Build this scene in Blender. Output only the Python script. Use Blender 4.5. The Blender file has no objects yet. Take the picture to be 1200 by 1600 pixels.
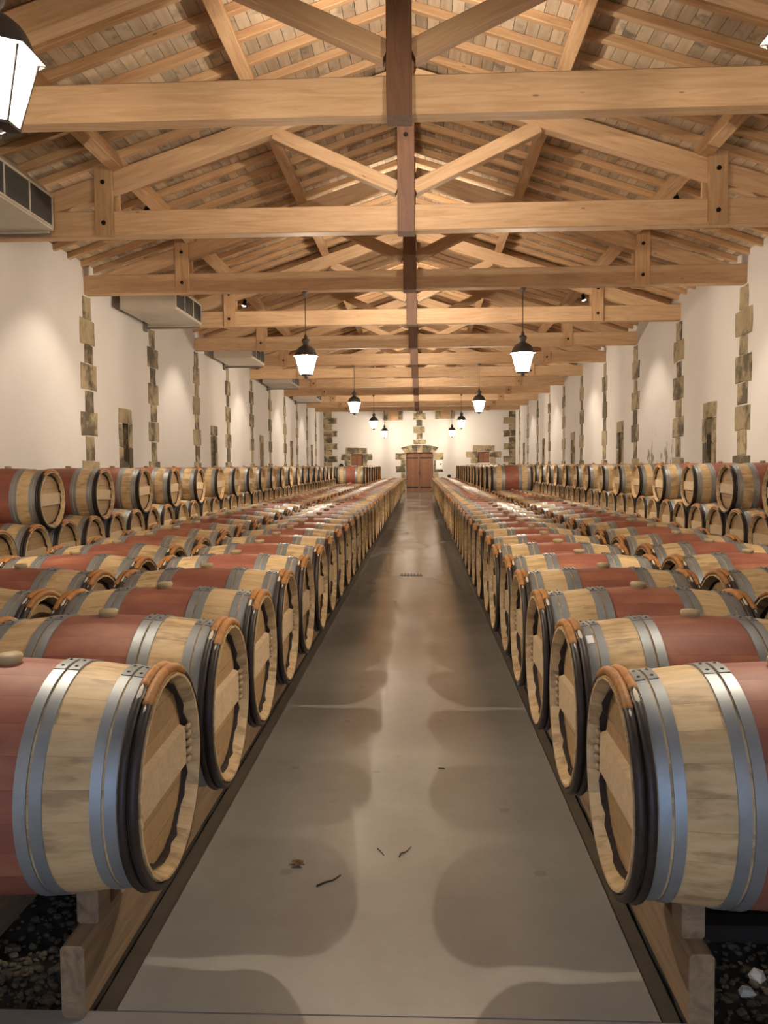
import bpy, math, random
from mathutils import Vector, Matrix
random.seed(7)
S = bpy.context.scene
COL = S.collection
R = math.radians

# ------------------------------------------------------------------ camera
CAM_H = 1.5
FPX = 1300.0
def make_camera():
    vx, vy, roll = 656.5, 727.0, R(0.45)
    dx, dy = vx - 600, vy - 800
    c, s = math.cos(roll), math.sin(roll)
    ux, uy = c*dx - s*dy, s*dx + c*dy
    yaw = math.atan(ux/FPX); pitch = math.atan(uy/math.hypot(FPX, ux))
    fw = Vector((-math.sin(yaw)*math.cos(pitch), math.cos(yaw)*math.cos(pitch), math.sin(pitch)))
    rt = Vector((math.cos(yaw), math.sin(yaw), 0)); up = rt.cross(fw)
    rt2 = c*rt - s*up; up2 = s*rt + c*up
    cd = bpy.data.cameras.new('camera'); cd.sensor_fit = 'VERTICAL'; cd.sensor_height = 36.0
    cd.lens = FPX/1600*36.0; cd.clip_start = 0.02; cd.clip_end = 300
    co = bpy.data.objects.new('camera', cd); COL.objects.link(co)
    m = Matrix((rt2, up2, -fw)).transposed().to_4x4(); m.translation = (0, 0, CAM_H)
    co.matrix_world = m
    S.camera = co
make_camera()

# ------------------------------------------------------------------ world, exposure
LAMP_COL = (1.0, 0.875, 0.73)
BULB_W = 262.0
PANE_GLOW = 14.0
SPOT_W = 260.0
UPLIGHT_W = 420.0
SKY_STRENGTH = 3.6
S.view_settings.view_transform = 'Standard'
S.view_settings.look = 'None'
S.view_settings.gamma = 1.0
S.view_settings.use_curve_mapping = False
S.view_settings.exposure = 0.0
S.cycles.max_bounces = 6
S.cycles.adaptive_threshold = 0.015
S.cycles.diffuse_bounces = 3
S.cycles.glossy_bounces = 4
w = bpy.data.worlds.new('overcast_sky'); S.world = w; w.use_nodes = True
w.node_tree.nodes['Background'].inputs[0].default_value = (0.40, 0.62, 1.0, 1)
w.node_tree.nodes['Background'].inputs[1].default_value = SKY_STRENGTH
BACK_Y = -1.0
DOOR_X0, DOOR_X1, DOOR_H = -0.95, 0.75, 2.35
pl = bpy.data.lights.new('doorway_daylight', 'AREA'); pl.shape = 'RECTANGLE'
pl.size = DOOR_X1 - DOOR_X0; pl.size_y = DOOR_H; pl.cycles.is_portal = True
po = bpy.data.objects.new('doorway_daylight', pl); COL.objects.link(po)
po.location = ((DOOR_X0+DOOR_X1)/2, BACK_Y-0.3, DOOR_H/2); po.rotation_euler = (R(90), 0, 0)

# ------------------------------------------------------------------ dimensions
CX = -0.155            # hall centre line
WL, WR = -5.56, 5.25   # inner wall faces
YF = 46.3              # far wall
HALF = (WR-WL)/2
TIE_B, TIE_T = 4.376, 4.69
SL = 0.325             # roof slope
T = [3.70 + 3.385*k for k in range(13)]
def ptop(off): return 5.195 + SL*(3.6-off)   # top of principal rafters
PUR_H = 0.20
RAF_H = 0.10
def raf_bot(off): return ptop(off) + PUR_H
def board_bot(off): return raf_bot(off) + RAF_H

# ------------------------------------------------------------------ materials
def nmat(name):
    m = bpy.data.materials.new(name); m.use_nodes = True
    nt = m.node_tree; b = nt.nodes['Principled BSDF']
    return m, nt, b
class N:
    def __init__(s, nt): s.nt = nt
    def n(s, t, **kw):
        x = s.nt.nodes.new(t)
        for k, v in kw.items(): setattr(x, k, v)
        return x
    def l(s, a, b): s.nt.links.new(a, b)
    def set(s, sock, v):
        if hasattr(v, 'links'): s.l(v, sock)
        else: sock.default_value = v
    def math(s, op, a, b=0.0, c=None):
        x = s.n('ShaderNodeMath', operation=op); s.set(x.inputs[0], a); s.set(x.inputs[1], b)
        if c is not None: s.set(x.inputs[2], c)
        return x.outputs[0]
    def mix(s, f, a, b, mode='MIX'):
        x = s.n('ShaderNodeMix', data_type='RGBA', blend_type=mode); s.set(x.inputs[0], f)
        for i, v in ((6, a), (7, b)):
            if isinstance(v, tuple): v = (*v, 1) if len(v) == 3 else v
            s.set(x.inputs[i], v)
        return x.outputs[2]
    def ramp(s, f, stops):
        x = s.n('ShaderNodeValToRGB'); s.l(f, x.inputs[0])
        e = x.color_ramp.elements
        while len(e) < len(stops): e.new(0.5)
        for el, (p, c) in zip(e, stops):
            el.position = p; el.color = (*c, 1) if isinstance(c, tuple) else (c, c, c, 1)
        return x.outputs[0]
    def sramp(s, f, lo, hi):
        x = s.n('ShaderNodeMapRange', interpolation_type='SMOOTHSTEP'); s.set(x.inputs[0], f)
        x.inputs[1].default_value = lo; x.inputs[2].default_value = hi
        return x.outputs[0]
    def coords(s, scale=(1, 1, 1), rand=True, kind='Object'):
        tc = s.n('ShaderNodeTexCoord'); o = tc.outputs[kind]
        if rand:
            oi = s.n('ShaderNodeObjectInfo'); v = s.n('ShaderNodeVectorMath', operation='SCALE')
            v.inputs[0].default_value = (37.1, 19.7, 53.3); s.l(oi.outputs['Random'], v.inputs[3])
            a = s.n('ShaderNodeVectorMath', operation='ADD'); s.l(o, a.inputs[0]); s.l(v.outputs[0], a.inputs[1]); o = a.outputs[0]
        mp = s.n('ShaderNodeMapping'); s.l(o, mp.inputs[0]); mp.inputs['Scale'].default_value = scale
        return mp.outputs[0]
    def noise(s, vec, scale, detail=4, rough=0.55, dist=0.0):
        x = s.n('ShaderNodeTexNoise'); s.l(vec, x.inputs['Vector'])
        x.inputs['Scale'].default_value = scale; x.inputs['Detail'].default_value = detail
        x.inputs['Roughness'].default_value = rough; x.inputs['Distortion'].default_value = dist
        return x.outputs[0]
    def rand(s):
        oi = s.n('ShaderNodeObjectInfo'); g = s.n('ShaderNodeNewGeometry')
        return s.math('FRACT', s.math('ADD', s.math('MULTIPLY', oi.outputs['Random'], 7.31), g.outputs['Random Per Island']))
    def bump(s, h, b, strength=0.3, dist=0.01):
        x = s.n('ShaderNodeBump'); s.l(h, x.inputs['Height']); x.inputs['Strength'].default_value = strength
        x.inputs['Distance'].default_value = dist; s.l(x.outputs[0], b.inputs['Normal'])
    def bright(s, col, f):
        x = s.n('ShaderNodeHueSaturation'); s.set(x.inputs['Color'], col); s.set(x.inputs['Value'], f)
        return x.outputs[0]

def wood(name, light, dark, rough=0.6, knots=True, vary=0.25, grain=1.0):
    m, nt, b = nmat(name); k = N(nt)
    v = k.coords((0.6, 7*grain, 7*grain))
    g = k.noise(v, 2.2, 6, 0.6, 1.2)
    col = k.ramp(g, [(0.3, dark), (0.62, light)])
    v2 = k.coords((1.2, 1.2, 1.2)); col = k.mix(k.math('MULTIPLY', k.sramp(k.noise(v2, 1.3, 2), 0.45, 0.8), 0.25), col, dark)
    if knots:
        vo = k.n('ShaderNodeTexVoronoi'); k.l(k.coords((1.0, 0.01, 3.2)), vo.inputs['Vector']); vo.inputs['Scale'].default_value = 1.6
        kn = k.sramp(vo.outputs['Distance'], 0.060, 0.025)
        col = k.mix(k.math('MULTIPLY', kn, 0.75), col, tuple(x*0.3 for x in dark))
    col = k.bright(col, k.math('ADD', k.math('MULTIPLY', k.rand(), vary), 1-vary/2))
    k.l(col, b.inputs['Base Color']); b.inputs['Roughness'].default_value = rough
    k.bump(g, b, 0.15, 0.004)
    return m
M = {}
M['pine'] = wood('pine_timber', (0.63, 0.42, 0.24), (0.49, 0.29, 0.15), 0.62)
M['kingpine'] = wood('reddish_pine', (0.20, 0.095, 0.05), (0.125, 0.058, 0.03), 0.6)
M['rafter'] = wood('rafter_pine', (0.58, 0.37, 0.195), (0.43, 0.24, 0.115), 0.65)
M['rack'] = wood('weathered_rack_oak', (0.31, 0.205, 0.115), (0.15, 0.095, 0.05), 0.75, False)
M['door'] = wood('brown_painted_door', (0.22, 0.09, 0.04), (0.15, 0.055, 0.025), 0.5, False)
M['crossbar'] = wood('pale_crossbar_oak', (0.64, 0.49, 0.31), (0.53, 0.37, 0.21), 0.6, False, 0.15, 2)
M['head'] = wood('barrel_head_oak', (0.42, 0.275, 0.135), (0.34, 0.21, 0.095), 0.6, False, 0.25, 2)

def boards_mat():
    m, nt, b = nmat('roof_board_mouldy_pine'); k = N(nt)
    r = k.rand()
    v = k.coords((1, 1, 1), kind='Object')
    # grain along world y: boards are modelled in world coordinates
    g = k.noise(k.coords((9, 0.8, 9)), 2.0, 5)
    col = k.ramp(g, [(0.3, (0.46, 0.33, 0.21)), (0.65, (0.60, 0.47, 0.325))])
    off = k.n('ShaderNodeVectorMath', operation='ADD'); k.l(v, off.inputs[0])
    cmb = k.n('ShaderNodeCombineXYZ'); k.l(k.math('MULTIPLY', r, 91.0), cmb.inputs[0]); k.l(k.math('MULTIPLY', r, 57.0), cmb.inputs[1]); k.l(cmb.outputs[0], off.inputs[1])
    s = k.noise(off.outputs[0], 3.2, 5, 0.62)
    thr = k.sramp(s, 0.54, 0.70)
    col = k.mix(k.math('MULTIPLY', thr, 0.72), col, (0.085, 0.075, 0.06))
    s2 = k.noise(off.outputs[0], 1.6, 2)
    col = k.mix(k.math('MULTIPLY', k.sramp(s2, 0.42, 0.68), 0.35), col, (0.62, 0.52, 0.38))
    col = k.bright(col, k.math('ADD', k.math('MULTIPLY', r, 0.5), 0.72))
    k.l(col, b.inputs['Base Color']); b.inputs['Roughness'].default_value = 0.8
    return m
M['board'] = boards_mat()

def plaster():
    m, nt, b = nmat('limewashed_plaster'); k = N(nt)
    v = k.coords((1, 1, 1), False)
    n1 = k.noise(v, 0.6, 4); n2 = k.noise(v, 9, 5)
    col = k.ramp(n1, [(0.3, (0.575, 0.535, 0.505)), (0.7, (0.63, 0.595, 0.565))])
    # damp mould marks low on the right wall, one bay only
    sp = k.n('ShaderNodeSeparateXYZ'); k.l(v, sp.inputs[0])
    my = k.math('MULTIPLY', k.sramp(sp.outputs[1], 17.2, 17.8), k.sramp(sp.outputs[1], 20.4, 19.6))
    mz = k.math('MULTIPLY', k.sramp(sp.outputs[2], 2.35, 1.7), k.sramp(sp.outputs[0], 4.5, 5.0))
    vm = k.coords((3.5, 3.5, 1.3), False)
    nn = k.sramp(k.noise(vm, 1.5, 5, 0.6), 0.53, 0.60)
    col = k.mix(k.math('MULTIPLY', k.math('MULTIPLY', my, mz), nn), col, (0.20, 0.15, 0.085))
    col = k.mix(k.math('MULTIPLY', n2, 0.12), col, (0.62, 0.55, 0.46))
    k.l(col, b.inputs['Base Color']); b.inputs['Roughness'].default_value = 0.9
    k.bump(n2, b, 0.12, 0.01)
    return m
M['plaster'] = plaster()

def stone():
    m, nt, b = nmat('sandstone_block'); k = N(nt)
    r = k.rand(); v = k.coords((1, 1, 1), True)
    n1 = k.noise(v, 5, 6, 0.6); n2 = k.noise(v, 2.0, 4, 0.6)
    col = k.ramp(n1, [(0.25, (0.30, 0.225, 0.13)), (0.7, (0.47, 0.37, 0.22))])
    st = k.sramp(k.math('ADD', n2, k.math('MULTIPLY', r, 0.22)), 0.53, 0.72)
    col = k.mix(k.math('MULTIPLY', st, 0.88), col, (0.055, 0.045, 0.03))
    col = k.bright(col, k.math('ADD', k.math('MULTIPLY', r, 0.35), 0.75))
    k.l(col, b.inputs['Base Color']); b.inputs['Roughness'].default_value = 0.92
    k.bump(n1, b, 0.5, 0.02)
    return m
M['stone'] = stone()

def concrete():
    m, nt, b = nmat('worn_concrete'); k = N(nt)
    v = k.coords((1, 1, 1), False)
    n1 = k.noise(v, 1.1, 6, 0.6); n2 = k.noise(v, 14, 5, 0.6); n3 = k.noise(k.coords((2.2, 0.35, 1), False), 1.4, 4, 0.55)
    col = k.ramp(n1, [(0.3, (0.27, 0.248, 0.222)), (0.7, (0.36, 0.335, 0.30))])
    col = k.mix(k.math('MULTIPLY', n2, 0.30), col, (0.20, 0.165, 0.12))
    col = k.mix(k.math('MULTIPLY', k.sramp(n3, 0.52, 0.75), 0.18), col, (0.215, 0.17, 0.12))
    vo = k.n('ShaderNodeTexVoronoi'); k.l(v, vo.inputs['Vector']); vo.inputs['Scale'].default_value = 3.1
    col = k.mix(k.math('MULTIPLY', k.sramp(vo.outputs['Distance'], 0.085, 0.06), 0.30), col, (0.14, 0.11, 0.08))
    # wet film: patches that grow towards the far half, smoother and a little darker
    sp = k.n('ShaderNodeSeparateXYZ'); k.l(v, sp.inputs[0])
    wet = k.noise(k.coords((0.9, 0.45, 1), False), 1.2, 2, 0.5)
    wet = k.math('ADD', wet, k.math('MULTIPLY', k.sramp(sp.outputs[1], 2.5, 9.0), 0.16))
    wm = k.sramp(wet, 0.50, 0.72)
    col = k.mix(k.math('MULTIPLY', wm, 0.28), col, (0.15, 0.135, 0.118))
    k.l(col, b.inputs['Base Color'])
    rg = k.math('SUBTRACT', 0.215, k.math('MULTIPLY', wm, 0.085))
    rg = k.math('ADD', rg, k.math('MULTIPLY', n2, 0.05))
    k.l(rg, b.inputs['Roughness'])
    k.bump(n2, b, 0.08, 0.004)
    return m
M['concrete'] = concrete()

def simple(name, col, rough=0.6, metal=0.0, nscale=0, namt=0.3, dark=None, bump=0.0):
    m, nt, b = nmat(name); k = N(nt)
    b.inputs['Roughness'].default_value = rough; b.inputs['Metallic'].default_value = metal
    if nscale:
        n = k.noise(k.coords((1, 1, 1)), nscale, 5, 0.6)
        c = k.mix(k.math('MULTIPLY', k.sramp(n, 0.35, 0.7), namt), col, dark or tuple(x*0.5 for x in col))
        c = k.bright(c, k.math('ADD', k.math('MULTIPLY', k.rand(), 0.2), 0.9))
        k.l(c, b.inputs['Base Color'])
        if bump: k.bump(n, b, bump, 0.005)
    else: b.inputs['Base Color'].default_value = (*col, 1)
    return m
M['steel'] = simple('galvanised_hoop_steel', (0.34, 0.36, 0.37), 0.48, 0.6, 9, 0.45, (0.23, 0.24, 0.24))
M['rivet'] = simple('dark_rivet_steel', (0.07, 0.07, 0.07), 0.5, 0.6)
M['lap'] = simple('dull_lap_steel', (0.24, 0.25, 0.25), 0.5, 0.6)
M['chestnut'] = simple('dark_chestnut_bark', (0.022, 0.013, 0.010), 0.5, 0, 18, 0.5, (0.05, 0.032, 0.025), 0.4)
M['wicker'] = simple('ochre_wicker', (0.46, 0.20, 0.05), 0.6, 0, 40, 0.6, (0.22, 0.08, 0.02), 0.5)
M['tab'] = simple('pale_split_withy', (0.66, 0.56, 0.42), 0.6)
M['seal'] = simple('dark_croze_stain', (0.045, 0.028, 0.02), 0.8)
M['bung'] = simple('khaki_bung', (0.42, 0.33, 0.18), 0.55, 0, 12, 0.3)
M['peg'] = simple('oak_peg', (0.44, 0.30, 0.17), 0.6, 0, 15, 0.3)
M['iron'] = simple('black_iron', (0.02, 0.018, 0.016), 0.5, 0.6)
M['lampmetal'] = simple('grey_lantern_metal', (0.10, 0.09, 0.085), 0.45, 0.7)
M['hvac'] = simple('beige_sheet_metal', (0.55, 0.49, 0.40), 0.5, 0.0, 3, 0.15)
M['louver'] = simple('dark_louvre', (0.09, 0.085, 0.075), 0.5, 0.2)
M['pipe'] = simple('pipe_lagging', (0.16, 0.13, 0.11), 0.7)
M['channel'] = simple('wet_gutter_concrete', (0.105, 0.085, 0.062), 0.42, 0, 6, 0.5)
M['gravel'] = simple('dark_earth', (0.040, 0.031, 0.021), 0.9, 0, 9, 0.6, (0.09, 0.07, 0.045), 0.6)
M['pebble'] = simple('gravel_stone', (0.13, 0.09, 0.05), 0.85, 0, 6, 0.6, (0.035, 0.026, 0.016))
M['chalk'] = simple('white_rubble', (0.62, 0.58, 0.52), 0.85, 0, 6, 0.3)
M['darkroof'] = simple('dark_underlay', (0.03, 0.022, 0.015), 0.95)
M['twig'] = simple('dark_twig', (0.035, 0.02, 0.012), 0.8)
M['leaf'] = simple('dry_leaf', (0.17, 0.085, 0.03), 0.8, 0, 20, 0.5)
M['box'] = simple('pale_grey_plastic', (0.62, 0.58, 0.50), 0.5)
M['paper'] = simple('white_sticker', (0.8, 0.78, 0.76), 0.5)
M['paving'] = simple('outdoor_paving', (0.35, 0.34, 0.32), 0.8, 0, 4, 0.3)
def emit(name, col, st):
    m, nt, b = nmat(name)
    b.inputs['Base Color'].default_value = (0.8, 0.78, 0.72, 1); b.inputs['Roughness'].default_value = 0.4
    b.inputs['Emission Color'].default_value = (*col, 1); b.inputs['Emission Strength'].default_value = st
    return m
def lit_glass():
    m = bpy.data.materials.new('lit_lantern_glass'); m.use_nodes = True; nt = m.node_tree; nt.nodes.clear(); k = N(nt)
    t = k.n('ShaderNodeBsdfTransparent'); t.inputs[0].default_value = (0.96, 0.95, 0.92, 1)
    e = k.n('ShaderNodeEmission'); e.inputs[0].default_value = (*LAMP_COL, 1); e.inputs[1].default_value = PANE_GLOW
    a = k.n('ShaderNodeAddShader'); k.l(t.outputs[0], a.inputs[0]); k.l(e.outputs[0], a.inputs[1])
    o = k.n('ShaderNodeOutputMaterial'); k.l(a.outputs[0], o.inputs[0])
    return m
M['glow'] = lit_glass()
M['spotglow'] = emit('lit_spot_lens', (1.0, 0.86, 0.66), 40.0)

def oak(name, staves):
    """pale barrel oak with the wine-red middle; local x is the barrel axis"""
    m, nt, b = nmat(name); k = N(nt)
    tc = k.n('ShaderNodeTexCoord'); sp = k.n('ShaderNodeSeparateXYZ'); k.l(tc.outputs['Object'], sp.inputs[0])
    ax = k.math('ABSOLUTE', sp.outputs[0])
    v = k.coords((1.2, 14, 14)); g = k.noise(v, 2.0, 6, 0.62, 0.6)
    pale = k.ramp(g, [(0.28, (0.50, 0.33, 0.155)), (0.62, (0.69, 0.49, 0.26))])
    v2 = k.coords((6, 24, 24)); st = k.math('ADD', k.math('MULTIPLY', k.noise(v2, 1.0, 4, 0.6), 0.55), k.math('MULTIPLY', k.noise(k.coords((4, 3, 3)), 1.3, 2), 0.45))
    pale = k.mix(k.math('MULTIPLY', k.sramp(st, 0.49, 0.62), 0.62), pale, (0.27, 0.165, 0.07))
    v3 = k.coords((1.5, 2.5, 2.5)); rn = k.noise(v3, 2.2, 5, 0.6)
    red = k.ramp(rn, [(0.3, (0.235, 0.070, 0.046)), (0.5, (0.30, 0.098, 0.062)), (0.72, (0.41, 0.165, 0.092))])
    if staves:
        ang = k.math('ARCTAN2', sp.outputs[1], sp.outputs[2])
        q = k.math('MULTIPLY', k.math('ADD', ang, math.pi), 24/(2*math.pi))
        fr = k.math('FRACT', q); idx = k.math('FLOOR', q)
        wn = k.n('ShaderNodeTexWhiteNoise', noise_dimensions='2D'); cb = k.n('ShaderNodeCombineXYZ')
        oi = k.n('ShaderNodeObjectInfo'); k.l(idx, cb.inputs[0]); k.l(oi.outputs['Random'], cb.inputs[1]); k.l(cb.outputs[0], wn.inputs['Vector'])
        tone = wn.outputs['Value']
        edge = k.math('ABSOLUTE', k.math('SUBTRACT', fr, 0.5))
    else:
        tone = k.rand()
    edg = k.math('ADD', ax, k.math('MULTIPLY', k.math('SUBTRACT', rn, 0.5), 0.006))
    f = k.sramp(edg, 0.153, 0.148)
    col = k.mix(f, k.bright(pale, k.math('ADD', k.math('MULTIPLY', tone, 0.14), 0.93)), k.bright(red, k.math('ADD', k.math('MULTIPLY', tone, 0.07), 0.965)))
    if staves: col = k.mix(k.math('MULTIPLY', k.sramp(edge, 0.48, 0.5), 0.18), col, (0.12, 0.06, 0.03))
    k.l(col, b.inputs['Base Color']); b.inputs['Roughness'].default_value = 0.58
    k.bump(g, b, 0.12, 0.003)
    return m
M['oak_body'] = oak('oak_barrel_body', True)
M['oak_stave'] = oak('oak_barrel_stave', False)

# ------------------------------------------------------------------ mesh helpers
class MB:
    def __init__(s): s.v = []; s.f = []; s.m = []; s.s = []
    def add(s, vs, fs, mi=0, smooth=False):
        o = len(s.v); s.v += [tuple(x) for x in vs]
        for f in fs: s.f.append(tuple(i+o for i in f)); s.m.append(mi); s.s.append(smooth)
        return s
    def box(s, x0, x1, y0, y1, z0, z1, mi=0):
        return s.add([(x0,y0,z0),(x1,y0,z0),(x1,y1,z0),(x0,y1,z0),(x0,y0,z1),(x1,y0,z1),(x1,y1,z1),(x0,y1,z1)],
              [(0,3,2,1),(4,5,6,7),(0,1,5,4),(1,2,6,5),(2,3,7,6),(3,0,4,7)], mi)
    def rod(s, L, w, h, c=0.008, mi=0):
        """chamfered bar along x from 0 to L, centred in y and z"""
        a, d = w/2, h/2
        p = [(-a+c,-d),(a-c,-d),(a,-d+c),(a,d-c),(a-c,d),(-a+c,d),(-a,d-c),(-a,-d+c)]
        vs = [(0,y,z) for y, z in p] + [(L,y,z) for y, z in p]
        fs = [(i,(i+1)%8,8+(i+1)%8,8+i) for i in range(8)] + [tuple(range(7,-1,-1)), tuple(range(8,16))]
        return s.add(vs, fs, mi)
    def lathe(s, prof, n=32, a0=0.0, a1=2*math.pi, axis='x', mi=0, smooth=True, flip=False):
        """prof: list of (t along axis, radius); split=shared normals"""
        full = abs(a1-a0-2*math.pi) < 1e-6
        k = n if full else n+1
        vs = []
        for t, r in prof:
            for i in range(k):
                a = a0 + (a1-a0)*i/n
                c, q = math.cos(a), math.sin(a)
                vs.append((t, r*q, r*c) if axis == 'x' else (r*q, r*c, t) if axis == 'z' else (r*q, t, r*c))
        fs = []
        for j in range(len(prof)-1):
            for i in range(n):
                i2 = (i+1) % k
                f = (j*k+i, j*k+i2, (j+1)*k+i2, (j+1)*k+i)
                fs.append(f if not flip else f[::-1])
        return s.add(vs, fs, mi, smooth)
    def disc(s, t, r, n=32, axis='x', mi=0, flip=False):
        vs = []
        for i in range(n):
            a = 2*math.pi*i/n; c, q = math.cos(a), math.sin(a)
            vs.append((t, r*q, r*c) if axis == 'x' else (r*q, r*c, t) if axis == 'z' else (r*q, t, r*c))
        return s.add(vs, [tuple(range(n)) if not flip else tuple(range(n-1,-1,-1))], mi)
    def tube(s, pts, rad, n=6, mi=0, smooth=True):
        pts = [Vector(p) for p in pts]; vs = []
        for i, p in enumerate(pts):
            d = (pts[min(i+1,len(pts)-1)] - pts[max(i-1,0)]).normalized()
            u = d.orthogonal().normalized() if i == 0 else (u - d*u.dot(d)).normalized()
            w_ = d.cross(u); r = rad[i] if isinstance(rad, (list, tuple)) else rad
            for j in range(n):
                a = 2*math.pi*j/n; vs.append(p + u*math.cos(a)*r + w_*math.sin(a)*r)
        fs = [(i*n+j, i*n+(j+1)%n, (i+1)*n+(j+1)%n, (i+1)*n+j) for i in range(len(pts)-1) for j in range(n)]
        fs += [tuple(range(n-1,-1,-1)), tuple(range((len(pts)-1)*n, len(pts)*n))]
        return s.add(vs, fs, mi, smooth)
    def mesh(s, name, mats):
        me = bpy.data.meshes.new(name); me.from_pydata(s.v, [], s.f)
        if not isinstance(mats, (list, tuple)): mats = [mats]
        for m in mats: me.materials.append(m)
        me.polygons.foreach_set('material_index', s.m); me.polygons.foreach_set('use_smooth', s.s)
        me.update(); return me
    def build(s, name, mats, parent=None, loc=None):
        return put(name, s.mesh(name, mats), parent, loc)
def put(name, me, parent=None, loc=None, mat=None):
    o = bpy.data.objects.new(name, me); COL.objects.link(o)
    if parent is not None: o.parent = parent
    if mat is not None: o.matrix_local = mat
    if loc is not None: o.location = loc
    return o
def empty(name, loc=(0,0,0), rz=0.0):
    o = bpy.data.objects.new(name, None); COL.objects.link(o); o.location = loc; o.rotation_euler = (0,0,rz)
    o.empty_display_size = 0.1
    return o
def tag(o, label=None, cat=None, group=None, kind=None):
    if label: o['label'] = label
    if cat: o['category'] = cat
    if group: o['group'] = group
    if kind: o['kind'] = kind
    return o
def children_map(root):
    return [c for c in bpy.data.objects if c.parent is root]
class Tree:
    """a thing kept as (object, [subtrees]) so that it can be copied quickly"""
    def __init__(s, o): s.o = o; s.ch = []
    def add(s, t): s.ch.append(t); return t
    def copy(s, parent=None):
        c = s.o.copy(); COL.objects.link(c); c.parent = parent
        t = Tree(c)
        for x in s.ch: t.ch.append(x.copy(c))
        return t
def beam(name, p0, p1, w, h, mat, parent=None, up=(0,0,1), c=0.008):
    """timber from p0 to p1 (centre line), w across, h along 'up'"""
    p0, p1 = Vector(p0), Vector(p1); d = p1-p0; L = d.length; x = d/L
    z = Vector(up); z = (z - x*z.dot(x)).normalized(); y = z.cross(x)
    m = Matrix((x, y, z)).transposed().to_4x4(); m.translation = p0
    return put(name, MB().rod(L, w, h, c).mesh(name, mat), parent, mat=m)
ONES = ['', 'first','second','third','fourth','fifth','sixth','seventh','eighth','ninth','tenth','eleventh','twelfth','thirteenth','fourteenth',
        'fifteenth','sixteenth','seventeenth','eighteenth','nineteenth']
TENS = {2:('twentieth','twenty'),3:('thirtieth','thirty'),4:('fortieth','forty'),5:('fiftieth','fifty')}
def ordw(n):
    if n < 20: return ONES[n]
    t, u = divmod(n, 10)
    return TENS[t][0] if u == 0 else TENS[t][1] + '-' + ONES[u]

# ------------------------------------------------------------------ floor
GL, GR = -0.848, 0.640       # slab edges of the aisle
RACK_Y = 2.15
def quadslab(name, x0, x1, y0, y1, z0, z1, mat, kind='structure'):
    o = MB().box(x0, x1, y0, y1, z0, z1).build(name, mat); o['kind'] = kind; return o
fl = empty('floor'); fl['kind'] = 'structure'
MB().box(GL, GR, 2.19, YF, -0.15, 0.0).build('aisle_slab', M['concrete'], fl)
MB().box(WL-0.4, WR+0.4, BACK_Y-0.4, 2.184, -0.15, 0.0).build('threshold_slab', M['concrete'], fl)
MB().box(WL, -4.9, 2.19, YF, -0.15, -0.03).build('wall_side_slab', M['concrete'], fl)
MB().box(4.9, WR, 2.19, YF, -0.15, -0.03).build('wall_side_slab', M['concrete'], fl)
MB().box(WL, WR, 39.2, YF, -0.16, -0.004).build('far_slab', M['concrete'], fl)
MB().box(GL-0.065, GL-0.006, 2.19, 39.2, -0.15, -0.012).build('gutter_channel', M['channel'], fl)
MB().box(GR+0.006, GR+0.057, 2.19, 39.2, -0.15, -0.012).build('gutter_channel', M['channel'], fl)
def ground(x0, x1):
    mb = MB(); nx, ny = 24, 60; ys = [2.19 + (3.4)*j/40 for j in range(41)] + [5.6 + (39.2-5.6)*j/19 for j in range(20)]
    vs = []
    for y in ys:
        for i in range(nx+1):
            vs.append((x0+(x1-x0)*i/nx, y, -0.04 + random.uniform(-0.012, 0.012)))
    fs = [(j*(nx+1)+i, j*(nx+1)+i+1, (j+1)*(nx+1)+i+1, (j+1)*(nx+1)+i) for j in range(len(ys)-1) for i in range(nx)]
    mb.add(vs, fs, 0, True)
    return mb.build('earth_bed', M['gravel'], fl)
ground(-4.9, GL-0.066); ground(GR+0.058, 4.9)
def rock(mb, x, y, z, r, seed, mi=0):
    rnd = random.Random(seed)
    t = (1+5**0.5)/2
    V = [(-1,t,0),(1,t,0),(-1,-t,0),(1,-t,0),(0,-1,t),(0,1,t),(0,-1,-t),(0,1,-t),(t,0,-1),(t,0,1),(-t,0,-1),(-t,0,1)]
    F = [(0,11,5),(0,5,1),(0,1,7),(0,7,10),(0,10,11),(1,5,9),(5,11,4),(11,10,2),(10,7,6),(7,1,8),(3,9,4),(3,4,2),(3,2,6),(3,6,8),(3,8,9),(4,9,5),(2,4,11),(6,2,10),(8,6,7),(9,8,1)]
    sx, sy, sz = rnd.uniform(.7,1.4), rnd.uniform(.7,1.3), rnd.uniform(.5,.9); a = rnd.uniform(0, 6.28)
    vs = []
    for p in V:
        q = [c/1.9*r*rnd.uniform(.75,1.2) for c in p]
        X, Y = q[0]*sx, q[1]*sy
        vs.append((x+X*math.cos(a)-Y*math.sin(a), y+X*math.sin(a)+Y*math.cos(a), z+q[2]*sz))
    mb.add(vs, F, mi)
mb = MB(); rnd = random.Random(3)
for (xa, xb) in ((-2.1, -0.99), (0.78, 2.0)):
    for i in range(2600):
        y = 2.205 + 1.9*rnd.random()**1.5
        x = rnd.uniform(xa, xb); r = rnd.choice((.006,.007,.009,.011,.015))
        if rnd.random() < 0.12: continue
        rock(mb, x, y, -0.03+r*0.4, r, i+int(xa*1000), 0)
tag(mb.build('gravel', M['pebble']), 'loose brown gravel on the ground under the barrel racks', 'gravel', kind='stuff')
for i, (x, y, r) in enumerate(((0.985, 2.42, .034), (1.04, 2.37, .036), (0.93, 2.36, .024))):
    mb = MB(); rock(mb, 0, 0, r*0.5, r, 90+i)
    tag(mb.build('rubble_stone', M['chalk'], None, (x, y, -0.034)),
        ['left one of the white rubble lumps on gravel by right rack end', 'right one of the white rubble lumps on gravel by right rack end', 'smallest white rubble lump, closest to the right rack beam end'][i], 'stone', 'white rubble beside the right rack')
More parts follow.
